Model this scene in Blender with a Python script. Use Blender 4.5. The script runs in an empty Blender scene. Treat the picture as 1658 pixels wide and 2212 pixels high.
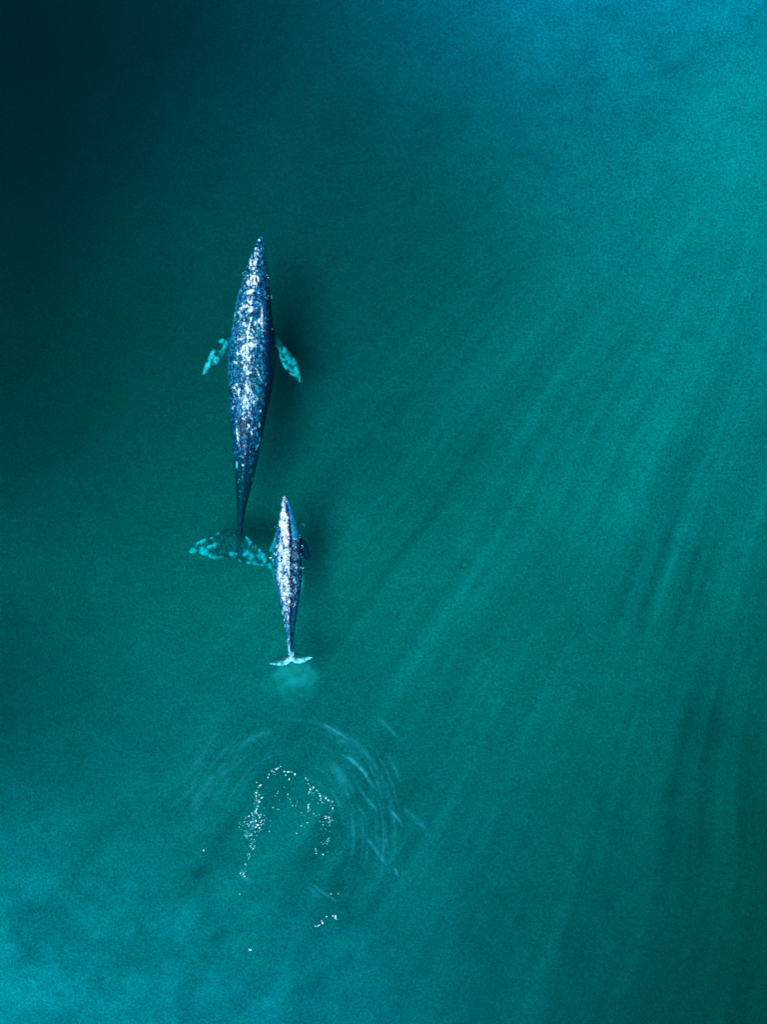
import bpy, bmesh, math, random
import numpy as np
from mathutils import Vector, noise as mnoise

random.seed(7)
rng = np.random.default_rng(7)
SC = bpy.context.scene
COL = SC.collection
R = math.radians

# ------------------------------------------------------------------ camera
S = 0.0184            # metres per photo unit (photo measured 1658 x 2212 units) at the water surface
H = 46.0              # drone height
cam_d = bpy.data.cameras.new('drone_camera')
cam = bpy.data.objects.new('drone_camera', cam_d)
COL.objects.link(cam)
cam.location = (0, 0, H)
cam.rotation_euler = (0, 0, 0)
cam_d.sensor_fit = 'VERTICAL'
cam_d.angle = 2 * math.atan(1106 * S / H)
cam_d.clip_end = 2000
SC.camera = cam

# ------------------------------------------------------------------ sky, sun, exposure
SUN_EL, SUN_AZ = R(73), math.atan2(-0.62, -0.80)     # the sun stands to the lower left of the picture
w = bpy.data.worlds.new('World'); SC.world = w; w.use_nodes = True
nt = w.node_tree; nt.nodes.clear()
sky = nt.nodes.new('ShaderNodeTexSky'); sky.sky_type = 'NISHITA'; sky.sun_disc = False
sky.sun_elevation = SUN_EL; sky.sun_rotation = math.pi / 2 - SUN_AZ
bg = nt.nodes.new('ShaderNodeBackground'); bg.inputs['Strength'].default_value = 0.11
wo = nt.nodes.new('ShaderNodeOutputWorld')
nt.links.new(sky.outputs[0], bg.inputs[0]); nt.links.new(bg.outputs[0], wo.inputs[0])
sl = bpy.data.lights.new('sun', 'SUN'); sl.energy = 4.3; sl.angle = R(28); sl.color = (.985, .99, 1)
sun = bpy.data.objects.new('sun', sl); COL.objects.link(sun)
sd = Vector((math.cos(SUN_AZ) * math.cos(SUN_EL), math.sin(SUN_AZ) * math.cos(SUN_EL), math.sin(SUN_EL)))
sun.rotation_euler = sd.to_track_quat('Z', 'Y').to_euler(); sun.location = sd * 60
SC.view_settings.view_transform = 'Standard'; SC.view_settings.look = 'None'
SC.view_settings.exposure = 0; SC.view_settings.gamma = 1; SC.view_settings.use_curve_mapping = False
try:
    SC.cycles.volume_bounces = 2; SC.cycles.transparent_max_bounces = 24
    SC.cycles.volume_step_rate = 1.0
except Exception:
    pass


# ------------------------------------------------------------------ helpers
def P(px, py, z=0.0):
    """photo units to metres, for a point at height z"""
    f = S * (H - z) / H
    return Vector(((px - 829) * f, (1106 - py) * f, z))


def interp(x, xs, ys):
    """smooth (monotone-ish) interpolation"""
    xs = np.asarray(xs, float); ys = np.asarray(ys, float)
    m = np.gradient(ys, xs)
    x = np.clip(x, xs[0], xs[-1])
    i = np.clip(np.searchsorted(xs, x) - 1, 0, len(xs) - 2)
    h = xs[i + 1] - xs[i]; t = (x - xs[i]) / h
    return ((2*t**3 - 3*t**2 + 1) * ys[i] + (t**3 - 2*t**2 + t) * h * m[i]
            + (-2*t**3 + 3*t**2) * ys[i + 1] + (t**3 - t**2) * h * m[i + 1])


class Noise2:
    def __init__(self, seed):
        self.g = np.random.default_rng(seed).random((256, 256)) * 2 - 1

    def one(self, x, y):
        xi = np.floor(x).astype(int); yi = np.floor(y).astype(int)
        fx = x - xi; fy = y - yi
        fx = fx*fx*fx*(fx*(fx*6-15)+10); fy = fy*fy*fy*(fy*(fy*6-15)+10)
        g = self.g
        a = g[xi % 256, yi % 256]; b = g[(xi+1) % 256, yi % 256]
        c = g[xi % 256, (yi+1) % 256]; d = g[(xi+1) % 256, (yi+1) % 256]
        return (a*(1-fx)+b*fx)*(1-fy) + (c*(1-fx)+d*fx)*fy

    def __call__(self, x, y, octaves=3):
        s = 0; amp = 1; tot = 0
        for o in range(octaves):
            s = s + amp * self.one(x * 2**o + 17.3*o, y * 2**o + 5.1*o); tot += amp; amp *= .55
        return s / tot


def smooth(a, b, x):
    t = np.clip((x - a) / (b - a), 0, 1)
    return t*t*(3-2*t)


def mesh_obj(name, verts, faces, mat=None, smooth_shade=True):
    me = bpy.data.meshes.new(name)
    me.from_pydata([tuple(v) for v in verts], [], faces)
    me.update()
    if smooth_shade:
        me.polygons.foreach_set('use_smooth', [True] * len(me.polygons))
    o = bpy.data.objects.new(name, me); COL.objects.link(o)
    if mat: me.materials.append(mat)
    return o


def tag(o, label, cat, group=None, kind=None):
    o['label'] = label; o['category'] = cat
    if group: o['group'] = group
    if kind: o['kind'] = kind
    return o


def new_mat(name):
    m = bpy.data.materials.new(name); m.use_nodes = True
    t = m.node_tree; t.nodes.clear()
    out = t.nodes.new('ShaderNodeOutputMaterial')
    return m, t, out


class NB:
    """tiny node builder"""
    def __init__(self, t): self.t = t

    def n(self, kind, **kw):
        nd = self.t.nodes.new(kind)
        for k, v in kw.items():
            if k.startswith('i_'):
                key = k[2:].replace('_', ' ')
                nd.inputs[key].default_value = v
            else:
                setattr(nd, k, v)
        return nd

    def l(self, a, b): self.t.links.new(a, b)

    def math(self, op, a, b=None, clamp=False):
        nd = self.t.nodes.new('ShaderNodeMath'); nd.operation = op; nd.use_clamp = clamp
        for i, v in enumerate((a, b)):
            if v is None: continue
            if isinstance(v, (int, float)): nd.inputs[i].default_value = v
            else: self.l(v, nd.inputs[i])
        return nd.outputs[0]

    def step(self, v, a, b):
        nd = self.t.nodes.new('ShaderNodeMapRange'); nd.interpolation_type = 'SMOOTHSTEP'
        self.l(v, nd.inputs['Value'])
        for key, x in (('From Min', a), ('From Max', b)):
            if isinstance(x, (int, float)): nd.inputs[key].default_value = x
            else: self.l(x, nd.inputs[key])
        return nd.outputs['Result']

    def mix(self, f, a, b):
        nd = self.t.nodes.new('ShaderNodeMix'); nd.data_type = 'RGBA'
        if isinstance(f, (int, float)): nd.inputs[0].default_value = f
        else: self.l(f, nd.inputs[0])
        for i, v in ((6, a), (7, b)):
            if isinstance(v, tuple): nd.inputs[i].default_value = v + (1,) if len(v) == 3 else v
            else: self.l(v, nd.inputs[i])
        return nd.outputs[2]


# ------------------------------------------------------------------ seabed: a sandy lagoon floor with depths shaped to set the water's brightness
GX = np.array([0, 410, 830, 1240, 1658.])
GY = np.array([0, 300, 600, 900, 1200, 1500, 1800, 2212.])
#DEPTH_BEGIN
DEPTH = np.array([
 [10.50,7.80,4.82,2.46,2.33],
 [9.60,6.64,5.34,3.36,2.09],
 [8.28,6.09,5.21,3.45,2.45],
 [7.05,5.20,4.68,3.39,2.99],
 [5.12,4.23,3.50,3.57,3.68],
 [5.39,3.75,3.67,3.54,4.71],
 [2.85,3.27,3.65,4.18,5.37],
 [2.14,2.10,3.32,4.67,6.27]])
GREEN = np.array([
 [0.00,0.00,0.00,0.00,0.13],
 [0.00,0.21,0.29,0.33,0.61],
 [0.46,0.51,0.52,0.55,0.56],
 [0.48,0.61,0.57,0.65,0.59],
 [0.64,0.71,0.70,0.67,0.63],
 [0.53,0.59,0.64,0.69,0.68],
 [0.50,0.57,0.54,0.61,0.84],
 [0.40,0.41,0.38,0.55,0.76]])      # shift from blue to green; reflected sky and water hue painted into the bed
#DEPTH_END


def grid_field(F, px, py):
    """smooth bilinear-with-hermite lookup of a control grid"""
    x = np.clip(px, GX[0] - 200, GX[-1] + 200); y = np.clip(py, GY[0] - 200, GY[-1] + 200)
    rows = np.stack([interp(x.ravel(), GX, F[j]) for j in range(len(GY))], 0)
    y = np.clip(y.ravel(), GY[0], GY[-1])
    i = np.clip(np.searchsorted(GY, y) - 1, 0, len(GY) - 2)
    h = GY[i+1] - GY[i]; t = (y - GY[i]) / h
    mm = np.gradient(rows, GY, axis=0)
    k = np.arange(rows.shape[1])
    v = ((2*t**3-3*t**2+1)*rows[i, k] + (t**3-2*t**2+t)*h*mm[i, k]
         + (-2*t**3+3*t**2)*rows[i+1, k] + (t**3-t**2)*h*mm[i+1, k])
    return v.reshape(px.shape)


def seabed_wave_tone(px, py):
    """light on surface waves painted as bed tone, pale (positive) and dark (negative) mottling"""
    n1, n2, n3, n4, n5 = (Noise2(s) for s in (3, 11, 23, 31, 47))
    m = 0.05 * n1(px/210, py/150, 4)
    m = m + 0.06 * n2(px/60 + .4*n1(px/300, py/300, 2), py/42, 3)
    cloud = smooth(1500, 2100, py) * smooth(1000, 500, px) + smooth(600, 100, py) * smooth(700, 1100, px) * .55
    m = m + 0.40 * cloud * n3(px/95, py/70, 4)
    m = m + (.07 + .10*cloud) * n5(px/30 + .6*n1(px/140, py/140, 2), py/24, 3)
    # long wave streaks fanning over the right half, painted into the bed colour
    dx = px - 1900; dy = py + 160
    th = np.arctan2(-dx, dy); rr = np.hypot(dx, dy)
    th = th + .012 * n2(px/400, py/400, 1)
    mask = smooth(560, 1150, px + .25*py) * smooth(150, 800, py) * (1 - .3*smooth(1900, 2212, py))
    gate = .55 + .45*n1(px/200 + 9, py/260 + 4, 2)*2
    band = (0.17 * n4(th*17, rr/1100 + 3, 2) + .27 * n5(th*44, rr/600, 2) + .26*n3(th*90, rr/380, 2))
    m = m + mask * np.clip(gate, .6, 1.2) * np.where(band > 0, 1.0, .75) * band * (1 - .45*smooth(900, 500, py))
    # cross ripples at the bottom middle
    u = (px*.90 - py*.44); v = (px*.44 + py*.90)
    mask2 = smooth(850, 1000, px) * smooth(1450, 1250, px) * smooth(1650, 1850, py)
    m = m + mask2 * 0.10 * n5(u/40 + .5*n2(px/90, py/90, 2), v/120, 2)
    # gentle cross ripples over the lower left
    mask4 = smooth(1100, 600, px) * smooth(1600, 1850, py)
    m = m + mask4 * (.09 * n4((px*.55 + py*.83)/36 + .7*n2(px/110, py/110, 2), (px*.83 - py*.55)/140, 2) + .06 * n1((px*.8 - py*.6)/30, (px*.6 + py*.8)/110, 2))
    # fan of ripples at the lower left of the calf
    u = (px*.80 + py*.60); v = (-px*.60 + py*.80)
    mask3 = np.exp(-((px-430)/150.)**2 - ((py-1690)/150.)**2)
    m = m + mask3 * 0.08 * n4(u/26, v/300, 2)
    # single dark and light patches
    for cx, cy, rx, ry, a in ((1555, 1590, 70, 60, -.20), (640, 1490, 80, 50, .12), (1560, 330, 90, 160, .12),
                              (720, 260, 60, 40, -.12), (1290, 1090, 120, 90, .10), (520, 1910, 45, 35, .10),
                              (80, 2160, 120, 90, .12), (560, 2000, 160, 70, .05), (1600, 1350, 60, 240, .12),
                              (1420, 1330, 60, 220, .10), (1500, 1750, 120, 200, -.10)):
        m = m + a * np.exp(-((px-cx)/rx)**2 - ((py-cy)/ry)**2)
    return m


KD = 0.40      # e-folds of light per metre of depth, down and back up

xs = np.concatenate([[-300, -120, -60, -30], np.arange(-20, 20.01, .075), [30, 60, 120, 300]])
ys = np.concatenate([[-300, -120, -60, -35], np.arange(-26, 26.01, .075), [35, 60, 120, 300]])
X, Y = np.meshgrid(xs, ys)
px = np.clip(X / S * .92 + 829, -400, 2100); py = np.clip(1106 - Y / S * .92, -400, 2650)
d0 = grid_field(DEPTH, px, py)
rel = seabed_wave_tone(px, py)
rip = 0.012 * Noise2(77)(X*2.2, Y*2.2, 3)
Z = -(d0 + .25 * Noise2(78)(px/330, py/260, 3)) + rip
ny, nx = X.shape
co = np.stack([X, Y, Z], -1).reshape(-1, 3).astype(np.float32)
idx = np.arange(nx * ny).reshape(ny, nx)
quads = np.stack([idx[:-1, :-1], idx[:-1, 1:], idx[1:, 1:], idx[1:, :-1]], -1).reshape(-1, 4)
me = bpy.data.meshes.new('seabed')
me.vertices.add(len(co)); me.vertices.foreach_set('co', co.ravel())
me.loops.add(quads.size); me.loops.foreach_set('vertex_index', quads.ravel().astype(np.int32))
me.polygons.add(len(quads)); me.polygons.foreach_set('loop_start', (np.arange(len(quads))*4).astype(np.int32))
me.update(calc_edges=True); me.validate()
me.polygons.foreach_set('use_smooth', [True] * len(me.polygons))
at = me.attributes.new('painted_tint', 'FLOAT', 'POINT')
at.data.foreach_set('value', np.clip(grid_field(GREEN, px, py), 0, 1).ravel().astype(np.float32))
at = me.attributes.new('wave_tone', 'FLOAT', 'POINT')
at.data.foreach_set('value', np.clip(.5 + .5*rel, 0, 1).ravel().astype(np.float32))
seabed = bpy.data.objects.new('seabed', me); COL.objects.link(seabed); seabed['kind'] = 'structure'

m, t, out = new_mat('sand'); b = NB(t)
tc = b.n('ShaderNodeTexCoord')
al = b.n('ShaderNodeAttribute', attribute_name='painted_tint').outputs['Fac']
nz = b.n('ShaderNodeTexNoise', i_Scale=12.0, i_Detail=3.0, i_Roughness=.8); b.l(tc.outputs['Object'], nz.inputs['Vector'])
nz2 = b.n('ShaderNodeTexNoise', i_Scale=1.2, i_Detail=3.0); b.l(tc.outputs['Object'], nz2.inputs['Vector'])
am = b.math('ADD', al, b.math('MULTIPLY', b.math('SUBTRACT', nz2.outputs[0], .5), .25), clamp=True)
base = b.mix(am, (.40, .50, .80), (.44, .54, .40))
g1 = b.step(nz.outputs[0], .28, .72)
grain = b.mix(g1, (.32, .36, .42), (1.0, 1.0, 1.0))
mm_ = b.n('ShaderNodeMix', data_type='RGBA', blend_type='MULTIPLY'); mm_.inputs[0].default_value = 1
b.l(base, mm_.inputs[6]); b.l(grain, mm_.inputs[7])
df = b.n('ShaderNodeBsdfDiffuse'); si = b.n('ShaderNodeAttribute', attribute_name='wave_tone').outputs['Fac']
sm_ = b.n('ShaderNodeVectorMath', operation='SCALE'); b.l(mm_.outputs[2], sm_.inputs[0]); b.l(b.math('MULTIPLY', si, 2.0), sm_.inputs['Scale'])
b.l(sm_.outputs[0], df.inputs['Color']); b.l(df.outputs[0], out.inputs['Surface'])
me.materials.append(m)

# ------------------------------------------------------------------ water body
m, t, out = new_mat('murky_water'); b = NB(t)
ab = b.n('ShaderNodeVolumeAbsorption'); ab.inputs['Color'].default_value = (0.0, .966, .963, 1); ab.inputs['Density'].default_value = 5.0
vs = b.n('ShaderNodeVolumeScatter'); vs.inputs['Color'].default_value = (.05, .40, .72, 1); vs.inputs['Density'].default_value = .015
vs.inputs['Anisotropy'].default_value = 0.0
ad = b.n('ShaderNodeAddShader'); b.l(ab.outputs[0], ad.inputs[0]); b.l(vs.outputs[0], ad.inputs[1]); b.l(ad.outputs[0], out.inputs['Volume'])
WD = 20.0
bx = [(-290, -290, -WD), (290, -290, -WD), (290, 290, -WD), (-290, 290, -WD), (-290, -290, 0), (290, -290, 0), (290, 290, 0), (-290, 290, 0)]
water = mesh_obj('water', bx, [(0, 3, 2, 1), (4, 5, 6, 7), (0, 1, 5, 4), (1, 2, 6, 5), (2, 3, 7, 6), (3, 0, 4, 7)], m, False)
water['kind'] = 'structure'


# ------------------------------------------------------------------ whales
def loft(rings):
    vs, fs = [], []
    n = len(rings[0])
    for r in rings: vs += list(r)
    for i in range(len(rings) - 1):
        for k in range(n):
            a = i*n + k; c = i*n + (k+1) % n
            fs.append((a, c, c + n, a + n))
    fs.append(tuple(reversed(range(n)))); fs.append(tuple(range((len(rings)-1)*n, len(rings)*n)))
    return vs, fs


def body_rings(tab, ztab, ridge, n=44, step=3.0):
    """tab: (y, left x, right x); ztab: (y, height of the back, section depth factor)"""
    ys_ = np.array([a[0] for a in tab], float)
    L = np.array([a[1] for a in tab], float); Rr = np.array([a[2] for a in tab], float)
    zy = [a[0] for a in ztab]; zt = [a[1] for a in ztab]; zf = [a[2] for a in ztab]
    rings = []
    for y in np.arange(ys_[0], ys_[-1] + .01, step):
        l = float(interp(y, ys_, L)); r = float(interp(y, ys_, Rr))
        hw = max(.6, (r - l)/2) * S; cx = (l + r)/2
        top = float(interp(y, zy, zt)); f = float(interp(y, zy, zf))
        hz = hw * f; cz = top - hz
        ring = []
        for k in range(n):
            a = 2*math.pi*k/n
            ca, sa = math.cos(a), math.sin(a)
            x = hw * math.copysign(abs(ca)**.92, ca)
            zz = cz + hz * math.copysign(abs(sa)**.95, sa)
            if sa > 0: zz += ridge * hw * max(0, 1 - abs(ca)*3.2)
            c = P(cx, y, cz)
            ring.append(Vector((c.x + x, c.y, zz)))
        rings.append(ring)
    return loft(rings)


def fin(stations, n=16):
    """stations: (lead px, lead py, trail px, trail py, z, thickness)"""
    rings = []
    st = np.array(stations, float); u = np.arange(len(st))
    for q in np.linspace(0, len(st)-1, (len(st)-1)*6 + 1):
        v = [float(interp(q, u, st[:, j])) for j in range(6)]
        a = P(v[0], v[1], v[4]); c = P(v[2], v[3], v[4])
        ring = []
        for k in range(n):
            an = 2*math.pi*k/n
            s = .5 - .5*math.cos(an)
            p = a.lerp(c, s); p.z += v[5] * math.sin(an) * (1.15 - .5*s)
            ring.append(p)
        rings.append(ring)
    return loft(rings)


def fuse(name, pieces, voxel):
    """fuse the overlapping pieces into one continuous skin"""
    vs, fs = [], []
    for v, f in pieces:
        o = len(vs); vs += v; fs += [tuple(i + o for i in g) for g in f]
    ob = mesh_obj(name, vs, fs)
    bm = bmesh.new(); bm.from_mesh(ob.data)
    bmesh.ops.recalc_face_normals(bm, faces=bm.faces); bm.to_mesh(ob.data); bm.free()
    md = ob.modifiers.new('r', 'REMESH'); md.mode = 'VOXEL'; md.voxel_size = voxel; md.use_smooth_shade = True
    ms = ob.modifiers.new('s', 'SMOOTH'); ms.iterations = 2; ms.factor = .5
    dg = bpy.context.evaluated_depsgraph_get()
    new = bpy.data.meshes.new_from_object(ob.evaluated_get(dg))
    ob.modifiers.clear(); old = ob.data; ob.data = new; bpy.data.meshes.remove(old); new.name = name
    new.polygons.foreach_set('use_smooth', [True] * len(new.polygons))
    return ob


def px_of(co):
    f = S * (H - co[:, 2]) / H
    return co[:, 0]/f + 829, 1106 - co[:, 1]/f


def get_co(me):
    a = np.empty(len(me.vertices)*3, np.float32); me.vertices.foreach_get('co', a); return a.reshape(-1, 3).astype(float)


def get_no(me):
    a = np.empty(len(me.vertices)*3, np.float32); me.vertex_normals.foreach_get('vector', a); return a.reshape(-1, 3).astype(float)


def set_attr(me, name, v):
    a = me.attributes.new(name, 'FLOAT', 'POINT'); a.data.foreach_set('value', np.clip(v, 0, 1).astype(np.float32))


def blobs(x, y, lst, wob=None, e0=1.25, e1=.75):
    """union of soft ellipses (cx, cy, rx, ry, angle in degrees, weight)"""
    o = np.zeros_like(x)
    for cx, cy, rx, ry, an, wt in lst:
        c, s = math.cos(R(an)), math.sin(R(an))
        dx, dy = x - cx, y - cy
        q = np.hypot((dx*c + dy*s)/rx, (-dx*s + dy*c)/ry)
        if wob is not None: q = q + wob
        o = np.maximum(o, wt * smooth(e0, e1, q))
    return o


def strokes(x, y, lst, wob=None):
    """polylines (list of points, half width, weight)"""
    o = np.zeros_like(x)
    for pts, hw, wt in lst:
        for (x0, y0), (x1, y1) in zip(pts[:-1], pts[1:]):
            vx, vy = x1-x0, y1-y0; L2 = vx*vx + vy*vy
            tt = np.clip(((x-x0)*vx + (y-y0)*vy)/L2, 0, 1)
            q = np.hypot(x - x0 - tt*vx, y - y0 - tt*vy)/hw
            if wob is not None: q = q + wob
            o = np.maximum(o, wt * smooth(1.3, .7, q))
    return o


def skin_material(name, seed, cell, midcol, white, PW):
    m, t, out = new_mat(name); b = NB(t)
    tc = b.n('ShaderNodeTexCoord')
    mp = b.n('ShaderNodeMapping'); mp.inputs['Scale'].default_value = (1, .62, .8); mp.inputs['Location'].default_value = (seed, seed*2.3, 0)
    b.l(tc.outputs['Object'], mp.inputs['Vector'])
    V = mp.outputs[0]
    pale = b.n('ShaderNodeAttribute', attribute_name='pale').outputs['Fac']
    paint = b.n('ShaderNodeAttribute', attribute_name='patch').outputs['Fac']
    mid = b.n('ShaderNodeAttribute', attribute_name='mid').outputs['Fac']
    hole = b.n('ShaderNodeAttribute', attribute_name='hole').outputs['Fac']
    n1 = b.n('ShaderNodeTexNoise', i_Scale=4.2/cell, i_Detail=5.0, i_Roughness=.68, i_Distortion=.6); b.l(V, n1.inputs['Vector'])
    n2 = b.n('ShaderNodeTexNoise', i_Scale=13.0/cell, i_Detail=3.0, i_Roughness=.6, i_Distortion=.8); b.l(V, n2.inputs['Vector'])
    n3 = b.n('ShaderNodeTexNoise', i_Scale=1.9/cell, i_Detail=4.0, i_Roughness=.6); b.l(V, n3.inputs['Vector'])
    vo = b.n('ShaderNodeTexVoronoi', i_Scale=9.0/cell, feature='F1'); b.l(V, vo.inputs['Vector'])
    # mid blue skin against dark skin
    n4 = b.n('ShaderNodeTexNoise', i_Scale=5.5/cell, i_Detail=4.0, i_Roughness=.7, i_Distortion=1.2); b.l(tc.outputs['Object'], n4.inputs['Vector'])
    tone = b.math('ADD', b.math('MULTIPLY', n4.outputs[0], .65), b.math('MULTIPLY', n2.outputs[0], .35))
    teal = b.n('ShaderNodeAttribute', attribute_name='teal').outputs['Fac']
    f_mid = b.step(b.math('ADD', tone, b.math('MULTIPLY', mid, .36)), .62, .80)
    mc = b.mix(b.step(n3.outputs[0], .35, .65), midcol, (.003, .25, .36))
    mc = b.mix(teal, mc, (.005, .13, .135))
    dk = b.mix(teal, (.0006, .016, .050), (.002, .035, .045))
    base = b.mix(f_mid, dk, mc)
    # white mottling where 'pale' is high
    mot = b.math('ADD', b.math('MULTIPLY', n1.outputs[0], .60), b.math('MULTIPLY', n2.outputs[0], .40))
    f_w = b.step(b.math('ADD', mot, b.math('MULTIPLY', pale, PW)), .688, .778)
    # round barnacle scars
    f_b = b.math('MULTIPLY', b.step(b.math('SUBTRACT', b.math('MULTIPLY', pale, .30), vo.outputs['Distance']), -.07, -.01), .9)
    # painted patches with ragged rims
    f_p = b.step(b.math('ADD', paint, b.math('MULTIPLY', b.math('SUBTRACT', mot, .5), 4.2)), .45, 1.0)
    veil = b.n('ShaderNodeAttribute', attribute_name='veil').outputs['Fac']
    f_v = b.math('MULTIPLY', veil, b.math('ADD', .35, b.math('MULTIPLY', .65, b.step(mot, .40, .62))))
    f = b.math('MAXIMUM', b.math('MAXIMUM', f_w, f_b), b.math('MAXIMUM', f_p, f_v))
    wcol = b.mix(b.step(n4.outputs[0], .36, .56), (.03, .36, .60), b.mix(b.math('MAXIMUM', f_p, b.math('MULTIPLY', veil, 1.6, True)), (.48, .76, .92), white))
    c = b.mix(f, base, wcol)
    c = b.mix(hole, c, (.001, .001, .003))
    pb = b.n('ShaderNodeBsdfPrincipled', i_Roughness=.36); pb.inputs['IOR'].default_value = 1.22
    b.l(c, pb.inputs['Base Color'])
    bp = b.n('ShaderNodeBump', i_Strength=.55, i_Distance=.03)
    hgt = b.math('ADD', b.math('MULTIPLY', n2.outputs[0], 1.0), b.math('MULTIPLY', f, .5))
    b.l(hgt, bp.inputs['Height']); b.l(bp.outputs[0], pb.inputs['Normal'])
    b.l(pb.outputs[0], out.inputs['Surface'])
    return m


# ---- adult
def z1(x, y): return 371.4 + .2*x, 490.8 + .2*y
def z2(x, y): return 371.4 + .2*x, 822.4 + .2*y
def z7(x, y): return 484.1 + .1499*x, 504 + .1499*y
def z8(x, y): return 397.9 + .12*x, 1094.3 + .12*y


tab = []
for y, l, r in ((92, 968, 986), (110, 952, 990), (150, 925, 996), (200, 900, 1004), (300, 852, 1014), (400, 812, 1025), (500, 785, 1036), (600, 760, 1048),
                (700, 722, 1062), (800, 690, 1072), (900, 672, 1082), (1000, 660, 1090), (1100, 646, 1097), (1200, 625, 1103),
                (1300, 608, 1108), (1400, 598, 1112), (1500, 597, 1112), (1600, 602, 1110)):
    (a, yy), (c, _) = z1(l, y), z1(r, y); tab.append((yy, a, c))
for y, l, r in ((0, 607, 1100), (200, 613, 1062), (400, 627, 1020), (600, 645, 980), (800, 663, 940), (1000, 680, 895),
                (1200, 692, 845), (1400, 702, 795), (1600, 708, 768), (1680, 700, 768), (1760, 690, 765)):
    (a, yy), (c, _) = z2(l, y), z2(r, y); tab.append((yy, a, c))
ztab = [(509, -.16, 1.0), (530, -.05, .95), (560, .06, .9), (600, .24, .9), (625, .22, .9), (645, .17, .92), (690, .28, .95), (760, .34, .95), (820, .30, .95),
        (880, .20, .95), (940, .07, .97), (1000, -.10, 1.0), (1050, -.30, 1.1), (1100, -.52, 1.25), (1140, -.72, 1.3), (1176, -.90, .7)]
adult_pieces = [body_rings(tab, ztab, .07)]
adult_pieces.append(fin([(*z1(690, 1130), *z1(690, 1330), -.75, .16), (*z1(600, 1165), *z1(610, 1330), -.62, .15), (*z1(520, 1205), *z1(560, 1390), -.58, .13), (*z1(440, 1300), *z1(505, 1460), -.46, .11),
                         (*z1(378, 1420), *z1(440, 1535), -.40, .09), (*z1(335, 1540), *z1(375, 1585), -.36, .06), (*z1(322, 1592), *z1(340, 1598), -.35, .03)]))
adult_pieces.append(fin([(*z1(1030, 1080), *z1(1030, 1310), -.85, .16), (*z1(1130, 1140), *z1(1100, 1330), -.78, .15), (*z1(1235, 1285), *z1(1150, 1340), -.70, .13), (*z1(1320, 1395), *z1(1175, 1450), -.66, .11),
                         (*z1(1372, 1500), *z1(1235, 1550), -.52, .09), (*z1(1392, 1600), *z1(1310, 1615), -.48, .06), (*z1(1390, 1680), *z1(1372, 1672), -.46, .03)]))
adult_pieces.append(fin([(*z8(1010, 420), *z8(880, 910), -.86, .13), (*z8(1130, 530), *z8(1000, 1000), -.86, .09), (*z8(1330, 715), *z8(1280, 1065), -.80, .065),
                         (*z8(1460, 850), *z8(1430, 1090), -.74, .05), (*z8(1545, 975), *z8(1540, 1120), -.68, .04), (*z8(1585, 1100), *z8(1580, 1130), -.66, .025)]))
adult_pieces.append(fin([(*z8(1010, 420), *z8(880, 910), -.86, .13), (*z8(800, 405), *z8(690, 920), -.86, .09), (*z8(590, 462), *z8(520, 955), -.80, .065),
                         (*z8(390, 550), *z8(380, 900), -.75, .05), (*z8(200, 660), *z8(220, 862), -.70, .04), (*z8(85, 790), *z8(95, 845), -.68, .025)]))
adult = fuse('gray_whale', adult_pieces, .026)
me = adult.data; c = get_co(me); no = get_no(me)
x, y = px_of(c)
n6, n7, n8 = Noise2(101), Noise2(102), Noise2(103)
disp = .016*n6(c[:, 0]*4, c[:, 1]*3, 3) + .012*n7(c[:, 0]*9, c[:, 1]*7, 2)
upm = smooth(.2, .7, no[:, 2])
# knuckles along the tail ridge
axis = interp(y, [a[0] for a in tab], [(a[1]+a[2])/2 for a in tab])
kn = np.exp(-((x - axis)/4.)**2) * smooth(930, 960, y) * smooth(1130, 1090, y)
disp += .04 * kn * (np.sin(y/22*2*math.pi)*.5 + .5)
# blowholes: two slots beside a central ridge
hl = blobs(x, y, [(*z7(401, 655), 3.2, 4.6, 14, 1), (*z7(474, 655), 2.9, 4.2, -14, 1)])
rd = strokes(x, y, [([z7(437, 570), z7(437, 720)], 2.0, 1), ([z7(385, 650), z7(398, 618), z7(425, 612)], 2.0, 1), ([z7(492, 690), z7(492, 640), z7(460, 606)], 1.8, 1),
                    ([z7(385, 640), z7(388, 690), z7(415, 735)], 1.8, 1), ([z7(437, 690), z7(465, 740)], 2.2, 1)])
disp += upm*(-.07*hl + .03*rd)
c2 = c + no*disp[:, None]
me.vertices.foreach_set('co', c2.ravel().astype(np.float32)); me.update()
wob = .45*n8(x/5, y/5, 3)
A = lambda q, rx, ry, an=0, wt=1: (*z7(*q), rx*.15, ry*.15, an, wt)
patch = blobs(x, y, [A((503, 100), 20, 22), A((470, 160), 12, 14), A((455, 220), 16, 26), A((497, 240), 15, 14), A((450, 300), 16, 30), A((485, 300), 12, 20), A((475, 370), 18, 18),
                     A((450, 430), 36, 48), A((388, 445), 16, 22), A((425, 505), 22, 28), A((350, 610), 14, 14), A((352, 705), 24, 52), A((402, 738), 26, 16), A((462, 725), 22, 24), A((435, 775), 10, 10),
                     A((370, 840), 68, 34, -14), A((502, 860), 20, 13), A((378, 1000), 26, 40), A((310, 1050), 62, 26), A((388, 1095), 56, 52), A((250, 1080), 22, 24), A((465, 1075), 26, 18),
                     A((350, 1500), 62, 26), A((390, 1600), 46, 40), A((335, 1700), 32, 74), A((345, 1800), 20, 30), A((195, 1735), 24, 24), A((240, 1700), 24, 14), A((165, 1862), 30, 24), A((262, 1860), 18, 16),
                     A((303, 1950), 34, 46), A((335, 2010), 46, 28), A((380, 2010), 20, 20), A((180, 2180), 16, 15), A((320, 2190), 22, 16), A((340, 1420), 34, 34), A((440, 1290), 30, 40, 20), A((300, 1310), 40, 24, 30)], wob)
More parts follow.
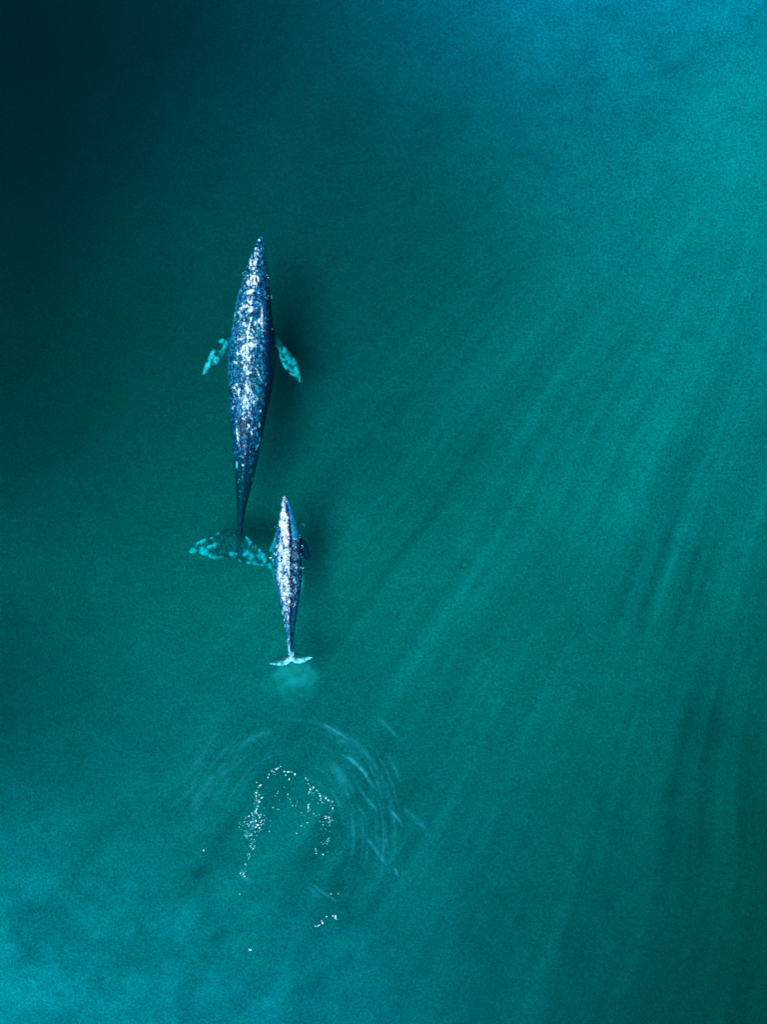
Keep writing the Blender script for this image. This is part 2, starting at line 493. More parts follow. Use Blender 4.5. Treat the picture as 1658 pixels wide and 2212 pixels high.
patch = np.maximum(patch, .72*strokes(x, y, [
    ([z7(345, 920), z7(352, 960), z7(375, 1010)], 3.2, 1), ([z7(418, 920), z7(405, 960), z7(382, 1010)], 3.0, 1),
    ([z7(450, 985), z7(515, 1005), z7(538, 1080), z7(545, 1180), z7(543, 1280), z7(556, 1400), z7(548, 1440)], 2.6, 1), ([z7(395, 1230), z7(360, 1330), z7(330, 1450)], 3.8, 1),
    ([z7(300, 1590), z7(270, 1650)], 2.6, 1), ([z7(148, 1570), z7(205, 1725)], 1.3, 1), ([z7(395, 1910), z7(460, 1955), z7(495, 2020), z7(545, 2130)], 1.4, 1), ([z7(160, 1575), z7(200, 1530), z7(275, 1518)], 2.4, 1),
    ([z7(270, 2030), z7(262, 2120)], 2.2, 1), ([z7(250, 1270), z7(300, 1340)], 2.6, 1), ([z7(400, 1380), z7(480, 1470)], 1.6, 1), ([z7(520, 1600), z7(620, 1760)], 1.4, .9)], wob))
B = lambda q, rx, ry, an=0, wt=.95: (*z2(*q), rx*.2, ry*.2, an, wt)
patch = np.maximum(patch, blobs(x, y, [B((697, 42), 12, 12), B((675, 75), 13, 13), B((800, 48), 18, 16), B((735, 90), 8, 25), B((820, 130), 8, 40), B((730, 185), 11, 11), B((790, 205), 9, 9), B((770, 390), 9, 28, 15),
                                       B((790, 440), 8, 22), B((835, 490), 10, 22, -20), B((715, 620), 10, 55, -5), B((765, 912), 12, 12), B((925, 715), 10, 42, 25), B((952, 640), 8, 32), B((700, 910), 8, 42), B((697, 440), 9, 12), B((700, 545), 9, 40),
                                       B((720, 120), 8, 50, 5), B((660, 300), 8, 20), B((945, 470), 8, 30), B((865, 555), 8, 25), B((960, 330), 8, 20), B((868, 1060), 6, 24, 15), B((740, 1190), 14, 18, 0, .45), B((705, 1585), 7, 9), B((765, 1020), 5, 24)], wob))
# pale margins of the flukes and the flippers
C = lambda q, rx, ry, an=0, wt=.9: (*z8(*q), rx*.12, ry*.12, an, wt)
flk = blobs(x, y, [C((135, 790), 50, 70, 50), C((240, 660), 90, 22, -32, .62), C((330, 615), 60, 36, -32), C((600, 478), 24, 26), C((490, 560), 30, 20, 0, .7), C((395, 555), 20, 14, 0, .5), C((345, 790), 70, 60, -40), C((450, 725), 60, 26, -25, .9), C((545, 690), 26, 34),
                   C((380, 850), 70, 32, 25), C((480, 890), 60, 40, 15, .8), C((570, 925), 90, 30, 5), C((660, 910), 40, 22, -20), C((860, 860), 40, 30, 40, .8), C((930, 855), 26, 12), C((890, 910), 22, 34, 0, .7),
                   C((1150, 580), 26, 56, -25), C((1190, 640), 26, 40, 20), C((1140, 830), 60, 40, 20, .65), C((1080, 860), 22, 28, -20), C((1200, 900), 34, 52, 20), C((1160, 1030), 46, 40), C((1260, 1025), 40, 30), C((1360, 790), 26, 60), C((1390, 880), 70, 60, 40), C((1440, 960), 26, 60, 0, .7), C((1290, 720), 12, 40, 0, .5), C((1000, 985), 30, 30, 0, .55),
                   C((1370, 1050), 120, 16, 5, .5), C((1550, 1080), 34, 60, 0, .8)], wob*1.3, 1.75, .45)
D = lambda q, rx, ry, an=0, wt=.95: (*z1(*q), rx*.2, ry*.2, an, wt)
pec = blobs(x, y, [D((425, 1395), 22, 60, 25), D((380, 1510), 26, 70, 25), D((345, 1570), 22, 30), D((475, 1440), 34, 40, 30, .8), D((570, 1290), 14, 44, 15, .9), D((590, 1250), 10, 30), D((535, 1225), 28, 24, 0, .6), D((540, 1360), 34, 40, 40, .5), D((395, 1340), 20, 30, 30, .6),
                   D((1165, 1370), 14, 60, 0, .6), D((1215, 1330), 20, 30, 0, .6), D((1195, 1425), 34, 10, 30, .7), D((1260, 1420), 26, 70, -25, .5), D((1320, 1450), 44, 40, 0, .5), D((1215, 1500), 22, 44, -40, .9), D((1270, 1520), 12, 60, -40, .7), D((1300, 1590), 40, 14, 20, .8), D((1345, 1560), 26, 48, -20, .85),
                   D((1385, 1640), 12, 40, 0, .85)], wob*1.3, 1.7, .45)
set_attr(me, 'veil', np.maximum(flk, pec))
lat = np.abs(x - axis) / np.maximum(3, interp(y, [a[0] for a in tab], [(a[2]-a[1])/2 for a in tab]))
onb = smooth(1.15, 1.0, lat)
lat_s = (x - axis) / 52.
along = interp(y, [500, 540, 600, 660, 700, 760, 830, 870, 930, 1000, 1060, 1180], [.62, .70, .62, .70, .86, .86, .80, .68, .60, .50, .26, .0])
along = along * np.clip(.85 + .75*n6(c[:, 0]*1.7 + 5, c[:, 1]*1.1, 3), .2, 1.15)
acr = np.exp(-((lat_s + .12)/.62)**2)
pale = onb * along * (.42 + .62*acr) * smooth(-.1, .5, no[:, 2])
pale *= 1 - .6*smooth(.35, .75, lat_s)  # right flank darkened: its shade is painted into the skin pattern
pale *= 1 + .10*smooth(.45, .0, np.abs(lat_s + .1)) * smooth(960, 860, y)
mid = onb * interp(y, [500, 640, 830, 900, 1000, 1060, 1180], [.50, .50, .50, .45, .35, .15, .0]) * (1 - .75*smooth(.4, .85, lat_s)) + (1 - onb) * .40 * (y < 900) + (1-onb)*.45*(y > 1100)  # mid blue also drops on the right flank, as painted shade
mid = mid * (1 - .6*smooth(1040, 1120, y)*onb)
hole = hl * upm * (1 - rd)
patch = np.maximum(patch, .9*rd*upm) * (1 - hole)
tail = smooth(960, 1080, y)
set_attr(me, 'teal', np.maximum(1 - onb, np.maximum(.8*tail, .75*smooth(-.15, -.45, c2[:, 2]))))  # teal of the water above painted into the submerged skin
set_attr(me, 'pale', pale); set_attr(me, 'patch', patch); set_attr(me, 'mid', mid); set_attr(me, 'hole', hole)
me.materials.append(skin_material('adult_whale_skin', 3.1, 1.0, (.003, .235, .520), (.86, .90, .95), .252))
tag(adult, 'large adult gray whale, blue-grey with white mottled back and tail flukes underwater', 'whale', 'whales swimming one behind the other')


# ---- calf
def z3(x, y): return 543.8 + .2099*x, 1047.9 + .2099*y


tabc = []
for y, l, r in ((102, 330, 350), (115, 322, 360), (150, 306, 378), (200, 297, 400), (300, 283, 436), (400, 268, 468), (500, 254, 490), (600, 240, 503), (700, 231, 513),
                (800, 227, 518), (900, 230, 519), (1000, 241, 514), (1100, 262, 502), (1200, 285, 488), (1300, 307, 472), (1400, 326, 456),
                (1500, 346, 441), (1600, 363, 431), (1700, 378, 428), (1760, 388, 424), (1800, 394, 420)):
    (a, yy), (q, _) = z3(l, y), z3(r, y); tabc.append((yy, a, q))
ztc = [(z3(0, yy)[1], a, f) for yy, a, f in ((102, -.02, 1), (150, .08, .95), (250, .16, .92), (380, .24, .9), (480, .20, .92), (620, .24, .92), (800, .27, .92), (1000, .24, .95), (1150, .18, .97), (1300, .10, 1.05),
                                          (1450, .03, 1.2), (1600, -.02, 1.35), (1720, -.09, 1.3), (1800, -.17, .8))]
cp = [body_rings(tabc, ztc, .10, step=1.5)]
cp.append(fin([(*z3(270, 500), *z3(270, 640), -.36, .08), (*z3(236, 545), *z3(232, 655), -.30, .07), (*z3(205, 610), *z3(213, 680), -.24, .055), (*z3(186, 655), *z3(197, 688), -.20, .035), (*z3(177, 680), *z3(182, 690), -.18, .02)]))
cp.append(fin([(*z3(470, 530), *z3(470, 690), -.50, .09), (*z3(525, 550), *z3(505, 700), -.50, .08), (*z3(565, 590), *z3(525, 730), -.52, .065), (*z3(592, 660), *z3(550, 765), -.55, .05), (*z3(606, 735), *z3(580, 775), -.58, .03), (*z3(606, 768), *z3(598, 776), -.58, .02)]))
cp.append(fin([(*z3(404, 1715), *z3(408, 1815), -.13, .07), (*z3(440, 1722), *z3(455, 1838), -.15, .05), (*z3(510, 1740), *z3(520, 1833), -.17, .035), (*z3(575, 1758), *z3(580, 1806), -.19, .028), (*z3(626, 1770), *z3(627, 1778), -.20, .02)]))
cp.append(fin([(*z3(404, 1715), *z3(408, 1815), -.13, .07), (*z3(362, 1738), *z3(352, 1852), -.15, .05), (*z3(300, 1762), *z3(298, 1862), -.18, .035), (*z3(232, 1798), *z3(232, 1852), -.22, .028), (*z3(180, 1838), *z3(181, 1846), -.23, .02)]))
calf = fuse('whale_calf', cp, .018)
me = calf.data; c = get_co(me); no = get_no(me)
x, y = px_of(c)
disp = .010*n6(c[:, 0]*6, c[:, 1]*5, 3) + .006*n7(c[:, 0]*14, c[:, 1]*11, 2)
upm = smooth(.2, .7, no[:, 2])
hlc = blobs(x, y, [(*z3(328, 362), 1.1, 1.6, 12, 1), (*z3(346, 362), 1.1, 1.6, -12, 1)])
c2 = c + no*(disp - .03*hlc*upm)[:, None]
me.vertices.foreach_set('co', c2.ravel().astype(np.float32)); me.update()
wob = .55*n8(x/3.2, y/3.2, 3)
E_ = lambda q, rx, ry, an=0, wt=1: (*z3(*q), rx*.21, ry*.21, an, wt)
patch = blobs(x, y, [E_((336, 140), 14, 24), E_((330, 190), 22, 40), E_((328, 250), 24, 50), E_((330, 320), 34, 46), E_((352, 360), 30, 40), E_((310, 400), 30, 50), E_((345, 430), 40, 46), E_((345, 500), 42, 56), E_((352, 560), 38, 50), E_((360, 610), 22, 36),
                     E_((345, 690), 50, 50), E_((335, 760), 52, 60), E_((360, 800), 30, 50), E_((325, 840), 36, 40), E_((335, 890), 40, 44), E_((315, 950), 36, 50), E_((360, 960), 40, 54), E_((345, 1040), 46, 50), E_((335, 1110), 46, 44), E_((385, 1110), 36, 44), E_((340, 1180), 34, 46), E_((380, 1180), 24, 50),
                     E_((350, 1260), 30, 40), E_((382, 1250), 12, 40), E_((375, 1370), 7, 24), E_((340, 1445), 8, 20), E_((318, 1310), 9, 20), E_((335, 1390), 7, 16), E_((275, 1020), 12, 14), E_((262, 630), 12, 20), E_((300, 640), 14, 24), E_((258, 710), 12, 14), E_((402, 655), 13, 14), E_((455, 635), 10, 14),
                     E_((430, 1080), 20, 16, 30), E_((450, 555), 18, 9), E_((375, 1455), 6, 12), E_((380, 1590), 5, 12), E_((275, 300), 8, 30, 20), E_((355, 170), 8, 14)], wob)
patch = np.maximum(patch, strokes(x, y, [([z3(445, 660), z3(462, 700), z3(478, 750)], 1.5, 1), ([z3(300, 1150), z3(310, 1250)], 1.6, .9), ([z3(240, 680), z3(218, 760), z3(205, 850)], 1.2, .8),
                                         ([z3(360, 1590), z3(378, 1680), z3(390, 1740)], 2.0, .9), ([z3(378, 1660), z3(386, 1740)], 2.8, 1), ([z3(432, 1700), z3(424, 1750)], 2.0, 1),
                                         ([z3(408, 1800), z3(350, 1842), z3(290, 1856)], 3.2, 1.0), ([z3(290, 1852), z3(230, 1848), z3(185, 1845)], 1.4, .9), ([z3(408, 1800), z3(460, 1830), z3(530, 1815)], 3.2, 1.0), ([z3(530, 1815), z3(585, 1785), z3(625, 1775)], 1.9, .9),
                                         ([z3(400, 1740), z3(406, 1810)], 2.2, 1.0)], wob*.5))
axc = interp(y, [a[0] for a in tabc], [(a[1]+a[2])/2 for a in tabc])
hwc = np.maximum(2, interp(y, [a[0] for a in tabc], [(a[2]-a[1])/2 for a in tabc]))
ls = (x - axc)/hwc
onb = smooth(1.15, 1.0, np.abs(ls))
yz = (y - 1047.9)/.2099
pale = onb * interp(yz, [100, 300, 500, 650, 1000, 1250, 1320, 1500, 1800], [.6, .62, .72, .86, .86, .70, .48, .36, .2]) * np.where(ls < .12, 1, .66) * (1 - .6*smooth(.6, .95, np.abs(ls)))  # paler on the left half: sunlit side painted into the pattern
mid = onb * np.where(ls > .35, np.where(yz < 560, .75, .45), np.where(ls > .05, .22, .55)) + (1 - onb) * np.where((yz > 1600), .55, np.where(x < 600, .9, -.4))  # dark right of the spine and on the right flipper: painted shade
set_attr(me, 'teal', np.maximum((yz > 1700)*1.0, .75*smooth(-.12, -.4, c2[:, 2])) * np.where((onb < .5) & (yz < 900) & (x > 630), 0, 1))  # underwater teal painted in; right flipper left dark as painted shadow
set_attr(me, 'veil', strokes(x, y, [([z3(405, 1790), z3(350, 1838), z3(290, 1852)], 6.5, 1), ([z3(290, 1850), z3(185, 1845)], 3.2, .9), ([z3(408, 1790), z3(460, 1826), z3(530, 1812)], 6.5, 1), ([z3(530, 1812), z3(585, 1785), z3(625, 1775)], 3.6, 1),
                                    ([z3(402, 1730), z3(406, 1800)], 3.5, .9)], wob*.6))
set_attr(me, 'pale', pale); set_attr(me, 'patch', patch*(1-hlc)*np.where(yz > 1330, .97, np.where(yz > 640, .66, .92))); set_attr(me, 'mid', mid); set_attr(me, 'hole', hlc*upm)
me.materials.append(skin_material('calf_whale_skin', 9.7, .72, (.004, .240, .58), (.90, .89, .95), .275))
tag(calf, 'small gray whale calf with bright white streaked back following behind the adult', 'whale', 'whales swimming one behind the other')

# ------------------------------------------------------------------ foam flecks on the surface
def z5(x, y): return 504 + .144*x, 1624.8 + .144*y
def z4(x, y): return 331.6 + .38*x, 1492.2 + .38*y


m, t, out = new_mat('white_foam'); b = NB(t)
pb = b.n('ShaderNodeBsdfPrincipled', i_Roughness=.8); pb.inputs['Base Color'].default_value = (.60, .90, .96, 1)
nz = b.n('ShaderNodeTexNoise', i_Scale=60.0); bp = b.n('ShaderNodeBump', i_Strength=.4, i_Distance=.01)
b.l(nz.outputs[0], bp.inputs['Height']); b.l(bp.outputs[0], pb.inputs['Normal']); b.l(pb.outputs[0], out.inputs['Surface'])
FOAM = m
THIN = m.copy(); THIN.name = 'thin_bubble_film'
for n_ in THIN.node_tree.nodes:
    if n_.type == 'BSDF_PRINCIPLED': n_.inputs['Base Color'].default_value = (.16, .70, .74, 1)


def dome(rx, ry, an, seed):
    """an irregular low mound of bubbles"""
    rr = random.Random(seed); vs, fs = [], []
    n = 12; ph = [rr.uniform(0, 6.28) for _ in range(3)]
    rings = ((1.0, -.012), (.98, .004), (.75, .5), (.4, .85))
    hh = .45 * min(rx, ry)
    ca, sa = math.cos(an), math.sin(an)
    for rad, zz in rings:
        for k in range(n):
            a = 2*math.pi*k/n
            q = rad*(1 + .16*math.sin(2*a+ph[0]) + .12*math.sin(3*a+ph[1]) + .07*math.sin(5*a+ph[2]))
            X_, Y_ = rx*q*math.cos(a), ry*q*math.sin(a)
            vs.append((X_*ca - Y_*sa, X_*sa + Y_*ca, zz*hh if zz > 0 else zz))
    vs.append((0, 0, hh))
    for i in range(len(rings)-1):
        for k in range(n):
            fs.append((i*n+k, i*n+(k+1) % n, (i+1)*n+(k+1) % n, (i+1)*n+k))
    for k in range(n): fs.append(((len(rings)-1)*n+k, (len(rings)-1)*n+(k+1) % n, len(vs)-1))
    fs.append(tuple(reversed(range(n))))
    return vs, fs


# (x, y, width, height) in the enlarged crop
TOP = [(650, 252, 26, 34), (678, 238, 16, 16), (580, 280, 22, 16), (606, 296, 16, 14), (537, 335, 16, 22), (520, 380, 18, 24), (768, 290, 28, 22), (825, 296, 42, 26), (877, 295, 18, 18), (788, 344, 22, 20), (926, 330, 26, 40), (840, 405, 22, 30), (712, 215, 20, 12)]
LEFT = [(405, 498, 46, 30), (348, 608, 26, 30), (390, 638, 20, 14), (344, 655, 24, 20), (430, 684, 36, 24), (318, 632, 14, 14), (390, 745, 38, 26), (385, 720, 16, 14), (370, 810, 18, 26), (352, 855, 28, 28), (338, 885, 24, 28), (350, 912, 20, 26), (280, 914, 20, 18), (288, 946, 20, 18),
        (235, 960, 28, 22), (380, 944, 20, 20), (415, 936, 18, 18), (397, 978, 24, 34), (295, 1002, 14, 12), (340, 1030, 22, 38), (326, 1050, 14, 14), (280, 1042, 16, 16), (262, 1056, 20, 22), (426, 1028, 22, 20), (410, 1054, 24, 14), (462, 1018, 14, 16), (168, 1046, 16, 18), (215, 1078, 14, 18), (366, 1092, 36, 30),
        (420, 1090, 16, 20), (452, 1074, 16, 14), (341, 1120, 24, 24), (393, 1134, 28, 26), (228, 1116, 10, 12), (258, 1155, 10, 10), (422, 1163, 12, 12), (390, 1192, 12, 12), (325, 1190, 12, 12), (350, 455, 10, 20), (178, 998, 8, 8), (320, 900, 14, 18), (345, 720, 10, 10), (466, 840, 12, 12), (470, 948, 10, 12), (498, 985, 10, 10)]
STRAND = [(198, 1264, 18, 16), (170, 1250, 12, 16), (182, 1225, 10, 12), (205, 1205, 10, 10), (128, 1290, 14, 12), (258, 1250, 8, 8), (350, 1250, 10, 10), (312, 1310, 16, 12), (326, 1330, 12, 12), (297, 1348, 12, 12), (278, 1368, 14, 10), (250, 1404, 10, 10), (300, 1446, 24, 18), (320, 1432, 10, 10), (270, 1430, 8, 8), (286, 1465, 8, 8),
          (240, 1528, 20, 16), (252, 1555, 12, 10), (215, 1525, 8, 8), (235, 1598, 8, 8), (184, 1680, 16, 22), (197, 1698, 12, 14)]
SPARE = [(128, 1766, 12, 12), (108, 1816, 14, 34), (142, 1792, 10, 10), (156, 1812, 16, 14), (152, 1838, 12, 16), (170, 1864, 34, 20), (135, 1840, 8, 8)]
RIGHT = [(1088, 392, 20, 20), (1116, 418, 14, 16), (1128, 474, 16, 16), (1150, 500, 10, 14), (1158, 558, 30, 34), (1206, 530, 26, 32), (1182, 540, 12, 12), (1142, 594, 14, 18), (1132, 632, 14, 12), (1254, 574, 16, 18), (1274, 590, 10, 12), (1297, 624, 16, 16), (1306, 655, 26, 32), (1318, 692, 16, 20), (1310, 718, 16, 18),
         (1366, 650, 12, 14), (1392, 690, 28, 40), (1428, 722, 26, 26), (1490, 742, 18, 22), (1336, 750, 14, 16), (1360, 764, 12, 12), (1274, 768, 14, 14), (1130, 790, 26, 18), (1146, 772, 10, 14), (1122, 822, 22, 20), (1124, 882, 12, 18), (1158, 856, 10, 10), (1494, 842, 18, 36), (1516, 800, 12, 12), (1462, 806, 8, 10),
         (1470, 886, 10, 10), (1447, 912, 10, 12), (1210, 924, 16, 18), (1237, 956, 12, 14), (1296, 940, 14, 14), (1402, 964, 16, 16), (1390, 990, 38, 18), (1440, 980, 22, 30), (1375, 960, 10, 16), (1466, 1020, 14, 12), (1494, 1022, 12, 16), (1440, 1060, 12, 12), (1300, 1036, 14, 12), (1350, 1090, 18, 16), (1316, 1150, 12, 14), (1392, 1156, 14, 14),
         (1450, 1192, 10, 10), (1440, 1284, 14, 12), (1330, 1356, 10, 10), (1430, 1310, 8, 12), (1410, 1380, 14, 10), (1248, 1520, 16, 16), (1234, 1452, 12, 20), (1352, 1536, 22, 22), (1332, 1528, 14, 12), (1418, 1494, 8, 8)]
MIDDLE = [(767, 524, 14, 12), (675, 586, 12, 12), (662, 616, 16, 12), (630, 656, 12, 10), (820, 635, 24, 10), (818, 686, 8, 10), (855, 706, 16, 12), (863, 746, 12, 14), (893, 802, 16, 6), (958, 738, 8, 12), (598, 830, 18, 18), (678, 856, 12, 12), (1022, 908, 16, 14), (1064, 945, 10, 10), (1145, 990, 12, 12), (1116, 1058, 18, 14),
          (1022, 1106, 18, 18), (1076, 1126, 12, 10), (952, 1217, 18, 18), (543, 1187, 18, 18), (560, 1030, 14, 10), (558, 1110, 8, 8)]
LOW = [(985, 1283, 8, 8), (1035, 1285, 11, 26), (1020, 1280, 8, 8), (1040, 1298, 6, 8), (962, 1320, 12, 14), (957, 1308, 6, 8), (940, 1334, 22, 6), (922, 1338, 10, 5), (1010, 1154, 7, 7), (1051, 1154, 6, 6), (552, 1474, 16, 8), (545, 1470, 8, 7), (491, 1155, 6, 6), (285, 907, 9, 10)]
nid = 0


def flecks(lst, conv, unit, label, group, gain=.9):
    global nid
    for q in lst:
        nid += 1
        cx, cy = conv(q[0], q[1])
        rx = max(.015, q[2]/2*unit*S*gain); ry = max(.015, q[3]/2*unit*S*gain)
        v, f = dome(rx, ry, random.uniform(-.5, .5), nid)
        o = mesh_obj('foam_fleck', v, f, FOAM if max(rx, ry) > .0185 else THIN)
        o.location = P(cx, cy, .004)
        tag(o, label, 'foam', group)


flecks(TOP, z5, .144, 'white foam fleck on the top arc of the broken ring behind the calf', 'foam flecks on the top arc of the ring')
flecks(LEFT, z5, .144, 'white foam fleck in the dense left side of the ring behind the calf', 'foam flecks in the dense left cluster')
flecks(STRAND, z5, .144, 'white foam fleck in the thin strand trailing below the dense left cluster', 'foam flecks in the lower left strand')
flecks(SPARE, z5, .144, 'white foam fleck in the small knot ending the lower left strand', 'foam flecks in the knot ending the strand')
flecks(RIGHT, z5, .144, 'white foam fleck on the looped right side of the ring behind the calf', 'foam flecks on the right loop of the ring')
flecks(MIDDLE, z5, .144, 'small foam fleck scattered inside the foam ring behind the calf', 'foam flecks scattered inside the ring')
flecks(LOW[:8], z4, .38, 'foam fleck in the short curved line at the lower right below the ring', 'foam flecks in the lower right line')
flecks(LOW[8:10], z4, .38, 'tiny foam fleck beside the curved ripple at the lower right below the ring', 'foam flecks beside the lower ripple')
flecks(LOW[10:12], z4, .38, 'foam fleck in the lowest pair, far below the foam ring', 'lowest pair of foam flecks')
flecks(LOW[12:13], z4, .38, 'lone tiny foam fleck below the knot that ends the left strand', None)
flecks(LOW[13:], z4, .38, 'lone bright foam fleck well to the left of the foam ring', None)
CALFR = [(448, 500, 8, 8), (497, 515, 7, 10), (493, 540, 8, 8), (520, 622, 14, 8), (528, 636, 10, 8), (515, 648, 8, 8), (508, 710, 8, 8), (515, 738, 9, 7), (495, 850, 16, 8), (510, 845, 8, 10), (518, 858, 10, 8), (533, 853, 12, 7), (492, 908, 6, 12), (498, 938, 8, 8), (520, 1013, 9, 9), (505, 965, 7, 7)]
CALFL = [(240, 550, 8, 14), (265, 436, 6, 10), (272, 408, 6, 8), (195, 748, 24, 16), (232, 705, 6, 26), (220, 770, 6, 20), (250, 500, 6, 10), (240, 432, 5, 5)]
flecks(CALFR, z3, .21, 'small splash fleck along the right flank of the calf', 'splash flecks along the right flank of the calf')
flecks(CALFL, z3, .21, 'small splash fleck along the left flank of the calf', 'splash flecks along the left flank of the calf')
AD = [(770, 490, 8, 6), (762, 500, 6, 6), (775, 520, 6, 8), (790, 480, 6, 5), (805, 472, 6, 5), (1030, 520, 7, 8), (1020, 508, 8, 6), (1040, 545, 6, 12), (1042, 742, 10, 8), (1075, 745, 8, 10), (1078, 765, 6, 6), (1030, 765, 6, 8), (1010, 760, 6, 6), (1086, 1100, 5, 8)]
flecks(AD, z1, .2, 'tiny splash fleck beside the head of the adult whale', 'splash flecks beside the head of the adult')

# fine spray of bubbles between the flecks: too many to count
vs, fs = [], []
for (cx, cy, sx, sy, n) in ((300, 1080, 110, 90, 110), (350, 700, 40, 120, 40), (250, 1230, 80, 60, 70), (1440, 1030, 60, 60, 40), (1200, 600, 60, 60, 25), (1400, 1320, 50, 90, 35), (620, 290, 60, 40, 20), (1130, 830, 25, 50, 20), (290, 1400, 40, 60, 25), (150, 1820, 25, 40, 14), (230, 1560, 20, 50, 12), (800, 800, 200, 200, 18), (100, 1100, 30, 60, 14), (1250, 1480, 30, 50, 12)):
    for _ in range(n // 2):
        qx, qy = z5(random.gauss(cx, sx*.6), random.gauss(cy, sy*.6))
        r_ = random.choice((.008, .010, .013, .018))
        v, f = dome(r_, r_*random.uniform(.7, 1.2), 0, random.random())
        p = P(qx, qy, .004); o = len(vs)
        vs += [(p.x + a[0], p.y + a[1], p.z + a[2]) for a in v]; fs += [tuple(i + o for i in g) for g in f]
spray = mesh_obj('foam_spray', vs, fs, THIN)
tag(spray, 'fine scatter of tiny bubbles between the larger foam flecks of the ring', 'foam', kind='stuff')

# ------------------------------------------------------------------ ripples: low crests whose sky reflection is painted as pale blue diffuse
m, t, out = new_mat('ripple_sheen_and_film'); b = NB(t)
uv = b.n('ShaderNodeUVMap'); sep = b.n('ShaderNodeSeparateXYZ'); b.l(uv.outputs[0], sep.inputs[0])
u_, v_ = sep.outputs[0], sep.outputs[1]
acr_ = b.math('POWER', b.math('SUBTRACT', 1.0, b.math('ABSOLUTE', b.math('SUBTRACT', b.math('MULTIPLY', v_, 2.0), 1.0)), True), 1.4)
end_ = b.math('MULTIPLY', b.step(u_, 0.0, .4), b.step(b.math('SUBTRACT', 1.0, u_), 0.0, .4))
tc = b.n('ShaderNodeTexCoord')
nz = b.n('ShaderNodeTexNoise', i_Scale=2.6, i_Detail=4.0, i_Roughness=.7); b.l(tc.outputs['Object'], nz.inputs['Vector'])
st_ = b.n('ShaderNodeAttribute', attribute_name='strength').outputs['Fac']
al_ = b.math('MULTIPLY', b.math('MULTIPLY', acr_, end_), b.math('MULTIPLY', st_, b.step(nz.outputs[0], .25, .72)), clamp=True)
tr = b.n('ShaderNodeBsdfTransparent'); df = b.n('ShaderNodeBsdfDiffuse'); df.inputs['Color'].default_value = (.03, .52, .66, 1)
mx = b.n('ShaderNodeMixShader'); b.l(al_, mx.inputs[0]); b.l(tr.outputs[0], mx.inputs[1]); b.l(df.outputs[0], mx.inputs[2]); b.l(mx.outputs[0], out.inputs['Surface'])
RIP = m


def ripple(pts, width, strength, label, conv=z4):
    q = np.array([conv(*p) for p in pts], float)
    L_ = np.concatenate([[0], np.cumsum(np.hypot(*np.diff(q, axis=0).T))])
    n = max(10, int(L_[-1]/5)); s = np.linspace(0, L_[-1], n)
    cx = interp(s, L_, q[:, 0]); cy = interp(s, L_, q[:, 1])
    cx = cx + 1.2*Noise2(5)(s/14, s*0 + q[0, 0], 2); cy = cy + 1.2*Noise2(6)(s/14, s*0 + q[0, 0], 2)
    tx, ty = np.gradient(cx), np.gradient(cy); ln = np.hypot(tx, ty); nx_, ny_ = -ty/ln, tx/ln
    K = 9; vs, fs, uvs = [], [], []
    taper = .35 + .65*np.sin(np.linspace(0, math.pi, n))**.7
    for i in range(n):
        for k in range(K):
            f = k/(K-1)
            o = (f-.5)*width*taper[i]
            p = P(cx[i] + nx_[i]*o, cy[i] + ny_[i]*o, 0)
            vs.append((p.x, p.y, .003 + .035*math.sin(math.pi*f)**2*taper[i])); uvs.append((i/(n-1), f))
    for i in range(n-1):
        for k in range(K-1):
            a = i*K+k; fs.append((a, a+1, a+K+1, a+K))
    ob = mesh_obj('ripple', vs, fs, RIP)
    ul = ob.data.uv_layers.new(name='UVMap')
    for lp in ob.data.loops: ul.data[lp.index].uv = uvs[lp.vertex_index]
    at = ob.data.attributes.new('strength', 'FLOAT', 'POINT'); at.data.foreach_set('value', [strength]*len(vs))
    return tag(ob, label, 'ripple', 'ripples spreading behind the calf')


ripple([(680, 165), (780, 160), (870, 170), (940, 188)], 16, .10, 'faint pale ripple closing the top of the wave ring below the calf tail')
ripple([(900, 182), (950, 188), (1000, 207), (1060, 243), (1110, 277), (1145, 310)], 9, .40, 'thin blue ripple curving down right from the top of the wave ring')
ripple([(1020, 340), (1130, 397), (1190, 452), (1230, 510), (1285, 585)], 14, .55, 'brightest blue ripple, to the upper right of the foam ring')
ripple([(1300, 330), (1340, 380), (1375, 440), (1412, 540)], 14, .28, 'steep soft ripple right of the brightest blue one')
ripple([(1160, 540), (1220, 618), (1265, 675), (1292, 720)], 12, .40, 'short blue ripple right of the foam loop, below the brightest one')
ripple([(1320, 645), (1370, 700), (1400, 737), (1424, 785)], 10, .45, 'short bright ripple at the far right level with the foam loop')
ripple([(1185, 770), (1215, 835), (1270, 903), (1300, 955), (1335, 1010), (1352, 1055)], 12, .42, 'long blue ripple running down right below the foam loop')
ripple([(1322, 800), (1328, 850), (1334, 900)], 9, .30, 'small upright ripple below the short bright one at far right')
ripple([(1360, 985), (1380, 1020), (1398, 1075)], 11, .34, 'small soft ripple right of the lower end of the long one')
ripple([(1230, 120), (1325, 195), (1385, 260), (1435, 330)], 18, .20, 'outermost faint ripple at the upper right of the wave ring')
ripple([(1380, 620), (1470, 705), (1530, 765), (1570, 840)], 22, .18, 'broad faint ripple at the outer right edge of the ring')
ripple([(1150, 640), (1190, 690), (1225, 760)], 10, .20, 'faint short ripple close beside the foam loop')
ripple([(1240, 870), (1280, 930)], 7, .16, 'tiny ripple touching the long one below the foam loop')
ripple([(860, 1080), (915, 1108), (975, 1152), (1032, 1190), (1040, 1275)], 8, .34, 'thin hooked ripple leading to the lower right foam line')
ripple([(850, 1090), (900, 1130), (960, 1190)], 16, .16, 'soft ripple just left of the thin hooked one')
ripple([(410, 190), (330, 285), (265, 375), (200, 480)], 12, .17, 'inner faint ripple at the upper left of the wave ring')
ripple([(520, 240), (400, 345), (310, 460), (240, 570)], 12, .14, 'second faint ripple left of the foam ring')
